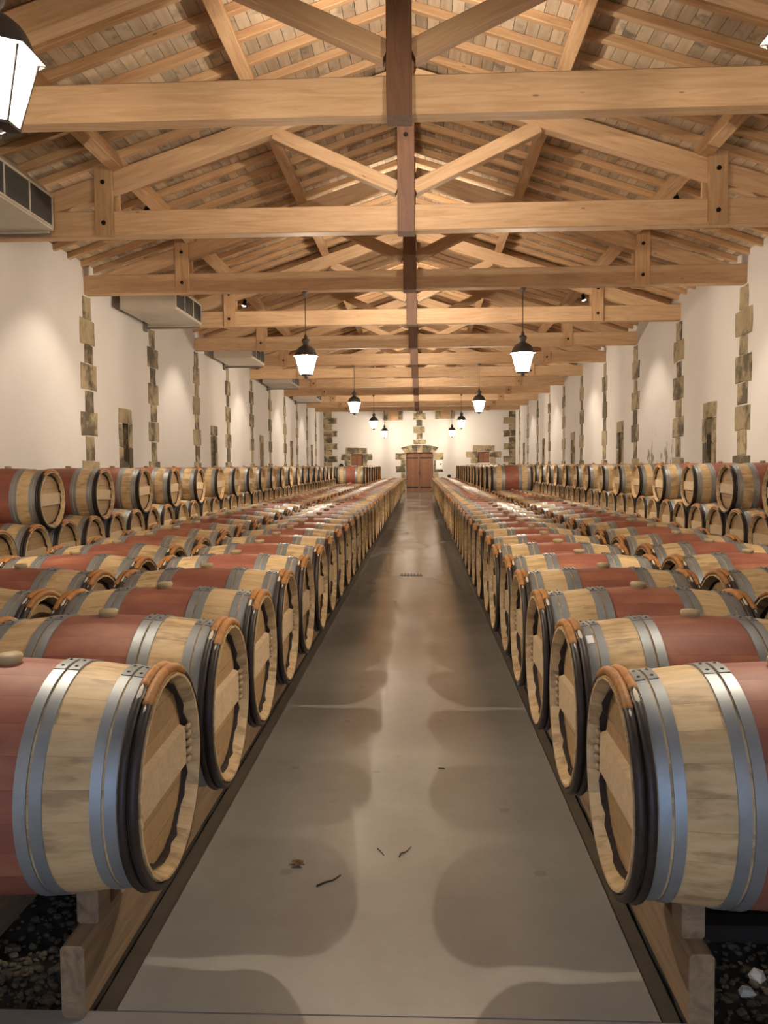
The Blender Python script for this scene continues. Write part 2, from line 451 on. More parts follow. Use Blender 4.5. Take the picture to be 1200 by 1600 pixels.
# ------------------------------------------------------------------ walls
def wall_grid(name, us, zs, holes, P, depth, nrm, mats, top=None, rmi=0):
    """wall face on a u/z grid with rectangular recesses; P(u,z,d) maps to world, d = depth into the wall"""
    mb = MB()
    U = sorted(set(us + [h[0] for h in holes] + [h[1] for h in holes])); Z = sorted(set(zs + [h[2] for h in holes] + [h[3] for h in holes]))
    def face(a, b, c, d, mi=0):
        mb.add([a, b, c, d], [(0,1,2,3) if nrm > 0 else (3,2,1,0)], mi)
    for i in range(len(U)-1):
        for j in range(len(Z)-1):
            cu, cz = (U[i]+U[i+1])/2, (Z[j]+Z[j+1])/2
            if any(h[0] < cu < h[1] and h[2] < cz < h[3] for h in holes): continue
            face(P(U[i],Z[j],0), P(U[i+1],Z[j],0), P(U[i+1],Z[j+1],0), P(U[i],Z[j+1],0))
    for h in holes:
        a, b, c, d = h[:4]; dp = h[4]
        face(P(a,c,0), P(a,d,0), P(a,d,dp), P(a,c,dp), rmi); face(P(b,d,0), P(b,c,0), P(b,c,dp), P(b,d,dp), rmi)
        face(P(a,d,0), P(b,d,0), P(b,d,dp), P(a,d,dp), rmi); face(P(b,c,0), P(a,c,0), P(a,c,dp), P(b,c,dp), rmi)
        if len(h) < 6: face(P(a,c,dp), P(b,c,dp), P(b,d,dp), P(a,d,dp))
    if top: mb.add([P(u,z,0) for u, z in top], [tuple(range(len(top))) if nrm > 0 else tuple(range(len(top)-1,-1,-1))])
    # outer skin
    a, b, c, d = U[0], U[-1], Z[0], Z[-1]
    if not any(len(h) > 5 for h in holes):
        face(P(b,c,depth), P(a,c,depth), P(a,d,depth), P(b,d,depth))
        face(P(a,c,0), P(a,c,depth), P(b,c,depth), P(b,c,0)); face(P(a,d,0), P(b,d,0), P(b,d,depth), P(a,d,depth))
        face(P(a,c,0), P(a,d,0), P(a,d,depth), P(a,c,depth)); face(P(b,c,0), P(b,c,depth), P(b,d,depth), P(b,d,0))
    o = mb.build(name, mats); o['kind'] = 'structure'
    return o
WALL_TOP = board_bot(HALF) - 0.01
slit_bays = (3, 5, 7, 9, 11)
SLIT_W, SLIT_Z0, SLIT_Z1 = 0.15, 1.0, 2.33
lholes = [(T[k]+1.70-SLIT_W, T[k]+1.70+SLIT_W, SLIT_Z0, SLIT_Z1, 0.32) for k in slit_bays]
rholes = [(T[k]+1.55-SLIT_W, T[k]+1.55+SLIT_W, SLIT_Z0, SLIT_Z1, 0.32) for k in slit_bays]
wall_l = wall_grid('wall_left', [BACK_Y-0.4, YF+0.4], [-0.15, WALL_TOP], lholes, lambda u, z, d: (WL-d, u, z), 0.5, 1, [M['plaster'], M['stone']], rmi=1)
wall_r = wall_grid('wall_right', [BACK_Y-0.4, YF+0.4], [-0.15, WALL_TOP], rholes, lambda u, z, d: (WR+d, u, z), 0.5, -1, [M['plaster'], M['stone']], rmi=1)
# far wall: rectangles read off the photograph, converted to metres on the wall plane
kx = YF/FPX
def fx(c): return (c/3.3333+480-656.5)*kx
def fz(c): return CAM_H + (727.5-(c/3.3333+620))*kx
def FR(x0, x1, y0, y1): return (fx(x0), fx(x1), fz(y1), fz(y0))
DOOR = (fx(515), fx(655), 0.0, fz(292))
WINL, WINR = FR(227, 290, 297, 357), FR(886, 948, 290, 347)
NICL, NICR = FR(425, 477, 66, 124), FR(692, 745, 66, 118)
apex = board_bot(0)
fholes = [(*DOOR, 0.30), (*WINL, 0.22), (*WINR, 0.22), (*NICL, 0.18), (*NICR, 0.18)]
wall_f = wall_grid('wall_far', [WL, WR], [-0.15, WALL_TOP], fholes, lambda u, z, d: (u, YF+d, z), 0.5, 1, M['plaster'],
                   [(WL, WALL_TOP), (WR, WALL_TOP), (CX, apex)])
wall_b = wall_grid('wall_back', [WL, WR], [-0.15, WALL_TOP], [(DOOR_X0, DOOR_X1, 0.0, DOOR_H, 0.3, 'open')], lambda u, z, d: (u, BACK_Y-d, z), 0.5, -1, M['plaster'],
                   [(WL, WALL_TOP), (WR, WALL_TOP), (CX, apex)])
MB().box(-7, 7, BACK_Y-8, BACK_Y-0.41, -0.2, -0.02).build('paving', M['paving'])['kind'] = 'structure'

def stone_block(parent, P, u0, u1, z0, z1, th=0.014, seed=None, jit=0.018, inn=0.03, name='stone'):
    """one dressed stone, slightly proud of the plaster with an uneven outline"""
    r = random.Random(seed if seed is not None else random.random())
    j = lambda: r.uniform(-jit, jit)
    mu, mz = (u0+u1)/2, (z0+z1)/2
    o = [(u0+j(), z0+j()), (mu+j(), z0+j()), (u1+j(), z0+j()), (u1+j(), mz+j()), (u1+j(), z1+j()), (mu+j(), z1+j()), (u0+j(), z1+j()), (u0+j(), mz+j())]
    t = th*r.uniform(0.7, 1.5); c = 0.012
    def ins(p): return (p[0] + (c if p[0] < mu-0.03 else -c if p[0] > mu+0.03 else 0), p[1] + (c if p[1] < mz-0.03 else -c if p[1] > mz+0.03 else 0))
    vs = [P(a, b, inn) for a, b in o] + [P(a, b, -t*0.4) for a, b in o] + [P(*ins(p), -t) for p in o]
    fs = [(i, (i+1)%8, 8+(i+1)%8, 8+i) for i in range(8)] + [(8+i, 8+(i+1)%8, 16+(i+1)%8, 16+i) for i in range(8)] + [tuple(range(16, 24))]
    ctr = Vector(P(mu, mz, 0))
    me = MB().add([Vector(v)-ctr for v in vs], fs).mesh(name, M['stone'])
    ob = put(name, me, parent, ctr)
    return ob
PL = lambda u, z, d: (WL-d, u, z)
PR = lambda u, z, d: (WR+d, u, z)
PF = lambda u, z, d: (u, YF+d, z)
CH = [(TIE_B-0.02, 3.98, .21), (3.98, 3.56, .39), (3.56, 3.24, .21), (3.24, 2.80, .40), (2.80, 2.44, .22), (2.44, 2.03, .40), (2.03, 1.62, .22), (1.62, 1.18, .42), (1.18, 0.85, .22)]
sd = 100
for wall, P in ((wall_l, PL), (wall_r, PR)):
    for k in range(1, 13):
        for (za, zb, hw) in CH:
            sd += 1; rr = random.Random(sd)
            stone_block(wall, P, T[k]-hw*rr.uniform(.72,.92), T[k]+hw*rr.uniform(.72,.92), zb+0.003, za-0.003, seed=sd, jit=0.014)
# slit windows with stone surrounds
nwin = 0
for wall, P, holes in ((wall_l, PL, lholes), (wall_r, PR, rholes)):
    for (a, b, c, d, dp) in holes:
        nwin += 1; sd += 10
        wn = empty('window_%d' % nwin); wn['kind'] = 'structure'
        e = 0.2
        stone_block(wn, P, a-e, b+e, d+0.005, d+0.27, seed=sd, name='lintel_stone')
        for q in range(3):
            zz0, zz1 = 2.33-0.45*(q+1), 2.33-0.45*q
            stone_block(wn, P, a-e, a-0.004, zz0+.004, zz1-.004, seed=sd+q+1, name='jamb_stone', jit=.01)
            stone_block(wn, P, b+0.004, b+e, zz0+.004, zz1-.004, seed=sd+q+4, name='jamb_stone', jit=.01)
        m_ = MB(); vs = [P(a, c, dp-0.01), P(b, c, dp-0.01), P(b, d, dp-0.01), P(a, d, dp-0.01), P(a, c, dp-0.03), P(b, c, dp-0.03), P(b, d, dp-0.03), P(a, d, dp-0.03)]
        m_.add(vs, [(0,1,2,3),(4,5,6,7),(0,1,5,4),(1,2,6,5),(2,3,7,6),(3,0,4,7)]).build('shutter', M['door'], wn)
        for zz in (1.55, 1.95):
            p0, p1 = P(a-0.01, zz, 0.2), P(b+0.01, zz, 0.2)
            MB().tube([p0, p1], 0.012, 6).build('iron_bar', M['iron'], wn)
# far wall stonework
def fstones(parent, rects, th=0.02, name='stone'):
    global sd
    for r in rects:
        sd += 1; u0, u1, z0, z1 = FR(*r); stone_block(parent, PF, u0, u1, z0, z1, th, sd, 0.02, 0.03, name)
ql = [(88, 157 if i % 2 else 131, 75+i*33+1, 75+(i+1)*33-1) for i in range(9)]
qr = [(1019 if i % 2 == 0 else 1046, 1090, 115+i*33+1, 115+(i+1)*33-1) for i in range(8)] + [(1046, 1090, 82, 114)]
fstones(wall_f, ql + qr)
fstones(wall_f, [(553,618,225,250), (570,600,191,223), (555,612,158,189), (570,600,123,156), (554,617,89,121), (572,602,70,87)])
d1 = empty('door_1'); d1['kind'] = 'structure'
jl = [(461,513,295,328), (488,513,330,360), (462,513,362,392), (490,513,394,425), (466,513,427,460), (488,513,462,506)]
jr = [(657,708,295,328), (657,684,330,360), (657,707,362,392), (657,682,394,425), (657,706,427,460), (657,684,462,506)]
fstones(d1, jl + jr, 0.03, 'jamb_stone')
# flat arch of seven voussoirs
n = 7
for i in range(n):
    a0 = 488+197*i/n; a1 = 488+197*(i+1)/n
    b0 = 508+155*i/n; b1 = 508+155*(i+1)/n
    def ty(x): return 252 + 14*abs((x-586)/98)**2
    pts = [(b0+0.8, 292), (b1-0.8, 292), (a1-0.8, ty(a1)), (a0+0.8, ty(a0))]
    q = [(fx(x), fz(y)) for x, y in pts]
    c = Vector((sum(p[0] for p in q)/4, YF, sum(p[1] for p in q)/4))
    vs = [Vector(PF(u, z, 0.03))-c for u, z in q] + [Vector(PF(u, z, -0.035))-c for u, z in q]
    MB().add(vs, [(4,5,6,7),(0,1,5,4),(1,2,6,5),(2,3,7,6),(3,0,4,7)]).build('voussoir', M['stone'], d1, c)
dm = (DOOR[0]+DOOR[1])/2
for s_, (xa, xb) in enumerate(((DOOR[0], dm), (dm, DOOR[1]))):
    lf = MB().box(xa+.008, xb-.008, YF+.14, YF+.18, .02, DOOR[3]-.01).build('door_leaf', M['door'], d1)
    w_ = (xb-xa-.016)/5
    for i in range(5): MB().box(xa+.010+i*w_, xa+.006+(i+1)*w_, YF+.128, YF+.141, .025, DOOR[3]-.015).build('plank', M['door'], lf)
    for zz in (0.28, DOOR[3]-0.30): MB().box(xa+.02, xb-.08, YF+.112, YF+.129, zz-.035, zz+.035).build('iron_strap', M['iron'], lf)
    MB().box(dm-.06 if s_ == 0 else dm+.03, dm-.03 if s_ == 0 else dm+.06, YF+.09, YF+.128, 0.98, 1.14).build('handle', M['iron'], lf)
for (hh, rects, nm) in ((WINL, [(200,313,265,296), (178,226,297,328), (291,338,297,328), (196,226,329,360), (291,313,329,360)], 1),
                        (WINR, [(862,972,257,289), (825,885,290,320), (949,1005,290,320), (850,885,321,350), (949,980,321,350)], 2)):
    nwin += 1; wn = empty('window_%d' % nwin); wn['kind'] = 'structure'
    fstones(wn, rects, 0.025, 'surround_stone')
    mdx = (hh[0]+hh[1])/2
    for xa, xb in ((hh[0], mdx), (mdx, hh[1])): MB().box(xa+.005, xb-.005, YF+.12, YF+.15, hh[2], hh[3]).build('shutter', M['door'], wn)
for hh, rects in ((NICL, [(400,424,78,122), (478,500,78,122)]), (NICR, [(667,691,72,118), (746,767,72,118)])):
    nwin += 1; wn = empty('window_%d' % nwin); wn['kind'] = 'structure'
    fstones(wn, rects, 0.025, 'jamb_stone')
    MB().box(hh[0]+.01, hh[1]-.01, YF+.08, YF+.12, hh[2], hh[3]).build('wooden_panel', M['rafter'], wn)
u0, u1, z0, z1 = FR(668, 706, 330, 380)
eb = empty('electrical_box', ((u0+u1)/2, YF-.04, z0)); tag(eb, 'pale grey electrical box on stone jamb right of the door', 'box')
MB().box(-(u1-u0)/2, (u1-u0)/2, -.10, -.002, 0, z1-z0).build('casing', M['box'], eb)
MB().box(-(u1-u0)/2+.04, (u1-u0)/2-.04, -.112, -.10, .05, z1-z0-.05).build('cover', M['paper'], eb)
MB().box(.05, .12, -.12, -.112, .25, .33).build('switch', M['iron'], eb)
for (ux, uz, s_) in ((fx(177), fz(357), .12), (fx(738), fz(416), .1)):
    a = empty('wall_vent', (ux, YF, uz)); tag(a, 'small black round vent low on far wall ' + ('left of shuttered window' if ux < 0 else 'right of the double door'), 'vent', 'vents on the far wall')
    MB().lathe([(-.05, s_), (0, s_)], 16, axis='y').disc(-.05, s_, 16, 'y').build('rim', M['iron'], a)
    MB().lathe([(-.06, s_*.6), (-.05, s_*.6)], 12, axis='y').disc(-.06, s_*.6, 12, 'y').build('plug', M['chestnut'], a)

# ------------------------------------------------------------------ roof
ceil = empty('ceiling'); ceil['kind'] = 'structure'
def roofpt(side, off, y, lift=0.0): return Vector((CX + side*off, y, board_bot(off) + lift))
OUT = HALF + 0.35
for sgn in (-1, 1):
    a, b, c, d = (roofpt(sgn, 0, BACK_Y-.5, .05), roofpt(sgn, OUT, BACK_Y-.5, .05), roofpt(sgn, OUT, YF+.5, .05), roofpt(sgn, 0, YF+.5, .05))
    up = Vector((0, 0, .06))
    MB().add([a, b, c, d, a+up, b+up, c+up, d+up], [(0,1,2,3),(4,5,6,7),(0,1,5,4),(1,2,6,5),(2,3,7,6),(3,0,4,7)]).build('roof_underlay', M['darkroof'], ceil)
nl = math.sqrt(1+SL*SL)
# boards: real planks running along the hall, the nearest 300 as parts
cells = []
BW, BG, BL = 0.140, 0.007, 1.0
nrow = int((OUT-0.02)*nl/BW)
for sgn in (-1, 1):
    for i in range(nrow):
        sh = random.Random(i*7+sgn).choice((0, 0.5))
        y = 2.65 + sh
        while y < YF:
            cells.append((sgn, i, y, min(y+BL, YF))); y += BL
def vis(c):
    sgn, i, ya, yb = c; off = (i+.5)*BW/nl; y = (ya+yb)/2
    X = CX+sgn*off; Z = board_bot(off)-CAM_H
    px = 656.5 + FPX*X/y; py = 727 - FPX*Z/y
    return (0 <= py + 60 and -60 < px < 1260, y)
inv = sorted([c for c in cells if vis(c)[0]], key=lambda c: c[2])
near = set(inv[:300])
stuff = MB()
def board(mb, sgn, i, ya, yb, ctr=Vector((0,0,0))):
    r = random.Random((sgn+2)*100000+i*500+int(ya*10))
    a, b = (i*BW+BG/2)/nl, ((i+1)*BW-BG/2)/nl
    z = r.uniform(0, .004); t = .018
    P = lambda off, y, l: Vector((CX+sgn*off, y, board_bot(off)+l)) - ctr
    ya, yb = ya+.002, yb-.002
    vs = [P(a,ya,z),P(b,ya,z),P(b,yb,z),P(a,yb,z),P(a,ya,z+t),P(b,ya,z+t),P(b,yb,z+t),P(a,yb,z+t)]
    mb.add(vs, [(0,3,2,1),(4,5,6,7),(0,1,5,4),(1,2,6,5),(2,3,7,6),(3,0,4,7)])
for c in cells:
    if c in near:
        sgn, i, ya, yb = c; off = (i+.5)*BW/nl
        ctr = Vector((CX+sgn*off, (ya+yb)/2, board_bot(off)))
        m_ = MB(); board(m_, *c, ctr); m_.build('roof_board', M['board'], ceil, ctr)
    else: board(stuff, *c)
so = stuff.build('far_roof_boards', M['board'], ceil); so['kind'] = 'stuff'
# purlins, ridge, common rafters
for sgn in (-1, 1):
    for off in (1.78, 3.62):
        zc = (ptop(off)+raf_bot(off))/2
        for k in range(-1, 13):
            ya = BACK_Y-.3 if k < 0 else T[k]; yb = YF if k == 12 else T[k+1]
            beam('purlin', (CX+sgn*off, ya+.001, zc), (CX+sgn*off, yb-.001, zc), .15, PUR_H+.03, M['rafter'], ceil, (sgn*SL, 0, 1))
beam('ridge_beam', (CX, BACK_Y-.3, raf_bot(0)-.13), (CX, YF, raf_bot(0)-.13), .14, .24, M['rafter'], ceil)
y = 3.3; RS = 0.52
while y < YF-.1:
    for sgn in (-1, 1):
        o0, o1 = 0.04, HALF+0.2
        beam('rafter', (CX+sgn*o0, y, raf_bot(o0)+RAF_H/2), (CX+sgn*o1, y, raf_bot(o1)+RAF_H/2), .085, RAF_H*.95, M['rafter'], ceil)
    y += RS

# ------------------------------------------------------------------ trusses
def bolt(parent, x, y, z):
    return MB().lathe([(0, .028), (-.012, .028), (-.012, .016), (-.03, .016)], 10, axis='y', smooth=False).disc(-.03, .016, 10, 'y').disc(-.012, .028, 10, 'y').build('bolt', M['iron'], parent, (x, y, z))
def make_truss():
    root = empty('roof_truss', (CX, T[0], 0)); t = Tree(root)
    A = lambda o: t.add(Tree(o))
    wl, wr = WL-CX-.12, WR-CX+.12
    A(beam('tie_beam', (wl, 0, (TIE_B+TIE_T)/2), (-.003, 0, (TIE_B+TIE_T)/2), .19, TIE_T-TIE_B, M['pine'], root, c=.012))
    A(beam('tie_beam', (.003, 0, (TIE_B+TIE_T)/2), (wr, 0, (TIE_B+TIE_T)/2), .19, TIE_T-TIE_B, M['pine'], root, c=.012))
    kp = A(beam('king_post', (0, -.03, TIE_B-.025), (0, -.03, ptop(0)+.10), .21, .25, M['kingpine'], root, (0,1,0), c=.006))
    ph = .26
    for sgn in (-1, 1):
        A(beam('principal_rafter', (sgn*.10, 0, ptop(.10)-ph/2), (sgn*5.35, 0, ptop(5.35)-ph/2), .17, ph*.95, M['pine'], root, c=.01))
        A(beam('strut', (sgn*.10, 0, 4.90), (sgn*1.62, 0, 5.60), .15, .165, M['pine'], root, c=.008))
        # paired clamp (queen post) in front of and behind the truss
        for yy in (-.125, .125):
            A(beam('queen_post', (sgn*3.74, yy, TIE_B-.01), (sgn*3.74, yy, ptop(3.74)+.07), .225, .06, M['rafter'], root, (0,1,0), c=.006))
        A(beam('purlin_block', (sgn*3.74, -.09, ptop(3.74)+.02), (sgn*3.74, .09, ptop(3.74)+.02), .16, .10, M['rafter'], root))
        for zz in (TIE_B+.15, ptop(3.74)-.13): A(bolt(root, sgn*3.74, -.156, zz))
    A(bolt(root, 0, -.156, 5.50)); A(bolt(root, 0, -.156, 5.62))
    return t
tr = make_truss()
for k in range(13):
    t = tr if k == 0 else tr.copy()
    t.o.location = (CX, T[k], 0)
    tag(t.o, 'king-post roof truss above the frame carrying the two closest lanterns' if k == 0 else
        'pine king-post roof truss across the hall, %s from the front' % ordw(k) if k < 12 else 'pine king-post roof truss nearest the far door wall',
        'roof truss', 'king-post roof trusses')
# ------------------------------------------------------------------ lanterns
def make_lantern(x, y):
    root = empty('pendant_lantern', (x, y, TIE_B)); t = Tree(root); A = lambda o: t.add(Tree(o))
    A(MB().lathe([(0, .055), (-.02, .05), (-.05, .022), (-.08, .012)], 14, axis='z').disc(-.0005, .055, 14, 'z').build('ceiling_cup', M['lampmetal'], root))
    A(MB().lathe([(-.06, .008), (-.72, .008)], 8, axis='z').build('rod', M['lampmetal'], root))
    A(MB().lathe([(-.70, .015), (-.74, .028), (-.76, .03), (-.775, .062), (-.80, .07), (-.83, .06), (-.845, .048), (-.875, .050), (-.89, .075), (-.905, .105), (-.93, .135), (-.965, .160), (-1.01, .178), (-1.05, .20)], 20, axis='z').build('cap', M['lampmetal'], root))
    fl_ = MB()
    n = 6; V = lambda r, z: [(r*math.sin(2*math.pi*i/n), r*math.cos(2*math.pi*i/n), z) for i in range(n)]
    fl_.add(V(.20, -1.046) + V(.232, -1.05) + V(.232, -1.058) + V(.19, -1.062), [(a*n+i, a*n+(i+1)%n, (a+1)*n+(i+1)%n, (a+1)*n+i) for a in range(3) for i in range(n)])
    A(fl_.build('flange', M['lampmetal'], root))
    for i in range(n):
        a0, a1 = 2*math.pi*i/n, 2*math.pi*(i+1)/n
        r0, r1 = .188, .105
        q = lambda a, r, z: Vector((r*math.sin(a), r*math.cos(a), z))
        e = .03
        p = [q(a0+e, r0, -1.066), q(a1-e, r0, -1.066), q(a1-e*1.5, r1, -1.355), q(a0+e*1.5, r1, -1.355)]
        nn = -(p[1]-p[0]).cross(p[3]-p[0]).normalized()
        if nn.dot(p[0]) < 0: nn = -nn
        pb = [v - nn*.004 for v in p]
        A(MB().add(p+pb, [(0,1,2,3),(7,6,5,4),(0,4,5,1),(1,5,6,2),(2,6,7,3),(3,7,4,0)]).build('glass_pane', M['glow'], root))
        A(MB().tube([q(a0, .196, -1.06), q(a0, .11, -1.362)], .006, 5).build('rib', M['lampmetal'], root))
    ld = bpy.data.lights.new('bulb', 'POINT'); ld.energy = BULB_W; ld.color = LAMP_COL; ld.shadow_soft_size = .022
    lo = bpy.data.objects.new('bulb', ld); COL.objects.link(lo); lo.parent = root; lo.location = (0, 0, -1.158); A(lo)
    A(MB().add(V(.118, -1.358) + V(.118, -1.372) + V(.05, -1.378), [(a*n+i, a*n+(i+1)%n, (a+1)*n+(i+1)%n, (a+1)*n+i) for a in range(2) for i in range(n)]).build('base_ring', M['lampmetal'], root))
    A(MB().lathe([(-1.372, .05), (-1.385, .03), (-1.40, .036), (-1.415, .03), (-1.425, .001)], 12, axis='z').build('finial', M['lampmetal'], root))
    return t
LX = (-1.885, 1.69)
ln = None
for q, k in enumerate((0, 3, 6, 9, 12)):
    for s_, x in enumerate(LX):
        if ln is None: ln = make_lantern(x, T[k]); t = ln
        else: t = ln.copy(); t.o.location = (x, T[k], TIE_B)
        tag(t.o, 'lit pendant lantern on a rod, %s from the front on the %s side' % (ordw(q+1), ('left', 'right')[s_]), 'lantern', 'pendant lanterns in two rows')

# ------------------------------------------------------------------ wall spots
def make_spot(x, y, z, tgt, sgn):
    root = empty('spotlight', (x, y, z)); d = (Vector(tgt)-Vector((x, y, z))).normalized()
    rot = d.to_track_quat('-Z', 'Y').to_matrix().to_4x4()
    b = MB().lathe([(.05, .022), (.045, .036), (-.05, .043), (-.085, .052), (-.088, .046), (-.07, .042)], 16, axis='z').disc(.05, .022, 16, 'z').build('housing', M['iron'], root); b.matrix_local = rot
    l_ = MB().lathe([(-.086, .0455), (-.096, .036), (-.103, .02), (-.105, .0005)], 16, axis='z').build('lens', M['spotglow'], root); l_.matrix_local = rot
    MB().tube([(0, 0, 0.02), (0, 0, .13)], .010, 6).build('bracket', M['iron'], root)
    ld = bpy.data.lights.new('wall_wash', 'SPOT'); ld.energy = SPOT_W; ld.color = (1.0, 0.88, 0.72); ld.spot_size = R(80); ld.spot_blend = 0.55; ld.shadow_soft_size = .03
    lo = bpy.data.objects.new('wall_wash', ld); COL.objects.link(lo); lo.parent = root; lo.matrix_local = Matrix.Translation(d*.145) @ rot
    return root
for q, k in enumerate((2, 4, 6, 8, 10)):
    for sgn in (-1, 1):
        x = CX + sgn*3.79; y = T[k]+1.66
        r_ = make_spot(x, y, ptop(3.79)+.085, (CX+sgn*4.75, y-.12, 1.2), sgn)
        tag(r_, 'small black spotlight beside the purlin lighting the %s wall, %s from the front' % ('left' if sgn < 0 else 'right', ordw(q+1)), 'spotlight', 'wall-washing spotlights')

# ------------------------------------------------------------------ uplights on the tie beams, behind the king posts
def make_uplight(x, y):
    root = empty('uplight', (x, y, TIE_T+.02)); d = Vector((0, .80, .60)).normalized(); rot = d.to_track_quat('-Z', 'Y').to_matrix().to_4x4()
    off = Matrix.Translation((0, .085, .06))
    b = MB().lathe([(.05, .030), (.04, .045), (-.04, .055), (-.044, .048), (-.03, .046)], 16, axis='z').disc(.05, .03, 16, 'z').build('housing', M['iron'], root); b.matrix_local = off @ rot
    l_ = MB().lathe([(-.026, .047), (-.028, .0005)], 16, axis='z').build('lens', M['spotglow'], root); l_.matrix_local = off @ rot
    MB().box(-.02, .02, .001, .06, .03, .07).build('bracket', M['iron'], root)
    ld = bpy.data.lights.new('roof_wash', 'SPOT'); ld.energy = UPLIGHT_W; ld.color = LAMP_COL; ld.spot_size = R(150); ld.spot_blend = 1.0; ld.shadow_soft_size = .025
    lo = bpy.data.objects.new('roof_wash', ld); COL.objects.link(lo); lo.parent = root; lo.matrix_local = Matrix.Translation(Vector((0, .085, .06)) + d*.05) @ rot
    return root
for q, k in enumerate((1, 3, 5, 7, 9)):
    tag(make_uplight(CX, T[k]+.096), 'small black uplight on the back of the king post of the %s truss' % ordw(k), 'uplight', 'uplights behind the king posts')

# ------------------------------------------------------------------ air units on the left wall
def make_unit(y1):
    root = empty('air_unit', (0, y1, 4.345)); t = Tree(root)
    x0, x1, L, h = WL+.18, -4.38, 1.80, .52
    c = .12
    sec = [(x0, 0), (x1, 0), (x1, h-c), (x1-c*.8, h), (x0, h)]
    vs = [(x, -L, z) for x, z in sec] + [(x, 0, z) for x, z in sec]
    fs = [(i, (i+1)%5, 5+(i+1)%5, 5+i) for i in range(5)] + [(4,3,2,1,0), (5,6,7,8,9)]
    t.add(Tree(MB().add(vs, fs).build('casing', M['hvac'], root)))
    fr = MB(); b = .025
    fr.box(x1-.004, x1+.014, -L+.02, -.02, .02, .02+b); fr.box(x1-.004, x1+.014, -L+.02, -.02, h-c-b, h-c)
    for i in range(4):
        yy = -L+.02 + (L-.04-b)*i/3; fr.box(x1-.004, x1+.0138, yy, yy+b, .02+b, h-c-b)
    g = t.add(Tree(fr.build('grille_frame', M['hvac'], root)))
    g.add(Tree(MB().box(x1-.003, x1+.003, -L+.03, -.03, .04, h-c-.02).build('grille_back', M['louver'], g.o)))
    for i in range(14):
        zz = .055 + i*.0235
        m_ = MB().add([(x1+.003, -L+.045, zz+.012), (x1+.012, -L+.045, zz), (x1+.012, -.045, zz), (x1+.003, -.045, zz+.012), (x1+.003, -L+.045, zz+.015), (x1+.012, -L+.045, zz+.003), (x1+.012, -.045, zz+.003), (x1+.003, -.045, zz+.015)],
                      [(0,3,2,1),(4,5,6,7),(0,1,5,4),(1,2,6,5),(2,3,7,6),(3,0,4,7)])
        t.add(Tree(m_.build('slat', M['louver'], root)))
    t.add(Tree(MB().tube([(WL+.01, .05, -.035), (x0+.1, .05, -.03), (x1-.25, .05, -.035), (x1-.05, .05, -.03)], .016, 8).build('drain_pipe', M['pipe'], root)))
    t.add(Tree(MB().box(WL+.001, x1-.1, .07, .11, -.02, .02).build('support_rail', M['hvac'], root)))
    t.add(Tree(MB().box(WL+.001, WL+.05, -.05, .12, -.10, .10).build('wall_bracket', M['pipe'], root)))
    t.add(Tree(MB().tube([(x0+.35, -L+.25, h), (x0+.35, -L+.25, h+.35)], .01, 6).build('hanger', M['pipe'], root)))
    t.add(Tree(MB().tube([(x1-.35, -L+.25, h), (x1-.35, -L+.25, h+.45)], .01, 6).build('hanger', M['pipe'], root)))
    return t
un = None
for q, k in enumerate((2, 4, 6, 8, 10)):
    if un is None: un = make_unit(T[k]-.5); t = un
    else: t = un.copy(); t.o.location = (0, T[k]-.5, 4.345)
    tag(t.o, 'beige air-conditioning unit with dark louvres high on left wall, %s from the front' % ordw(q+1), 'air conditioner', 'air units along the left wall')

# ------------------------------------------------------------------ barrels
HL, RB, RH = 0.46, 0.325, 0.284
NS = 24
def RR(x): return RB - (RB-RH)*(x/HL)**2
HX = 0.412            # outer face of the head
HR = 0.256            # head radius
RI = 0.276            # inner radius at the bevelled chime end
HOOPS = [(.372, .401), (.337, .365), (.189, .220), (.150, .181)]
def stave_mesh():
    mb = MB(); xs = [-HL, -.40, -.25, 0, .25, .40, HL]; da = math.pi/NS - .0009
    av = [-da, 0, da]
    P = lambda x, r, a: (x, r*math.sin(a), r*math.cos(a))
    mb.add([P(x, RR(x), a) for x in xs for a in av], [((j+1)*3+i, (j+1)*3+i+1, j*3+i+1, j*3+i) for j in range(6) for i in range(2)], 0, True)
    ri = lambda x: RI if abs(x) > .405 else RR(x)-.025
    for i, sgn in ((0, -1), (2, 1)):     # side faces
        mb.add([P(x, r, av[i]) for x in xs for r in (RR(x), ri(x))], [(2*j, 2*j+1, 2*j+3, 2*j+2) for j in range(6)])
    for x in (-HL, HL):                  # chime end and the inner wall down to the head
        s_ = 1 if x > 0 else -1; c = 0
        mb.add([P(x, RR(x), -da), P(x, RR(x), da), P(x, RI, da), P(x, RI, -da)], [(0,1,2,3)])
        mb.add([P(x, RI, -da), P(x, RI, da), P(s_*(HX-.004), HR, da), P(s_*(HX-.004), HR, -da)], [(0,1,2,3)])
    me = mb.mesh('stave', M['oak_stave'])
    nrm = []
    for i, v in enumerate(mb.v):
        nrm.append(Vector((0, v[1], v[2])).normalized() if i < 21 else None)
    fn = {}
    for p in me.polygons:
        for vi in p.vertices: fn[vi] = p.normal.copy()
    me.normals_split_custom_set_from_vertices([nrm[i] if nrm[i] is not None else fn[i] for i in range(len(mb.v))])
    return me
def body_into(mb, n, mi=0, st=(-HL, -.33, -.17, 0, .17, .33, HL)):
    mb.lathe([(x, RR(x)) for x in st], n, mi=mi)
    for s_ in (-1, 1):
        mb.lathe([(s_*HL, RR(HL)), (s_*HL, RI)], n, mi=mi, smooth=False)
        mb.lathe([(s_*HL, RI), (s_*(HX-.004), HR)], n, mi=mi)
def hoop_into(mb, x0, x1, n, mi=0, t=.003):
    a, b = RR(x0), RR(x1)
    mb.lathe([(x0, a+t), (x1, b+t)], n, mi=mi)
    mb.lathe([(x0, a-.002), (x0, a+t)], n, mi=mi, smooth=False); mb.lathe([(x1, b+t), (x1, b-.002)], n, mi=mi, smooth=False)
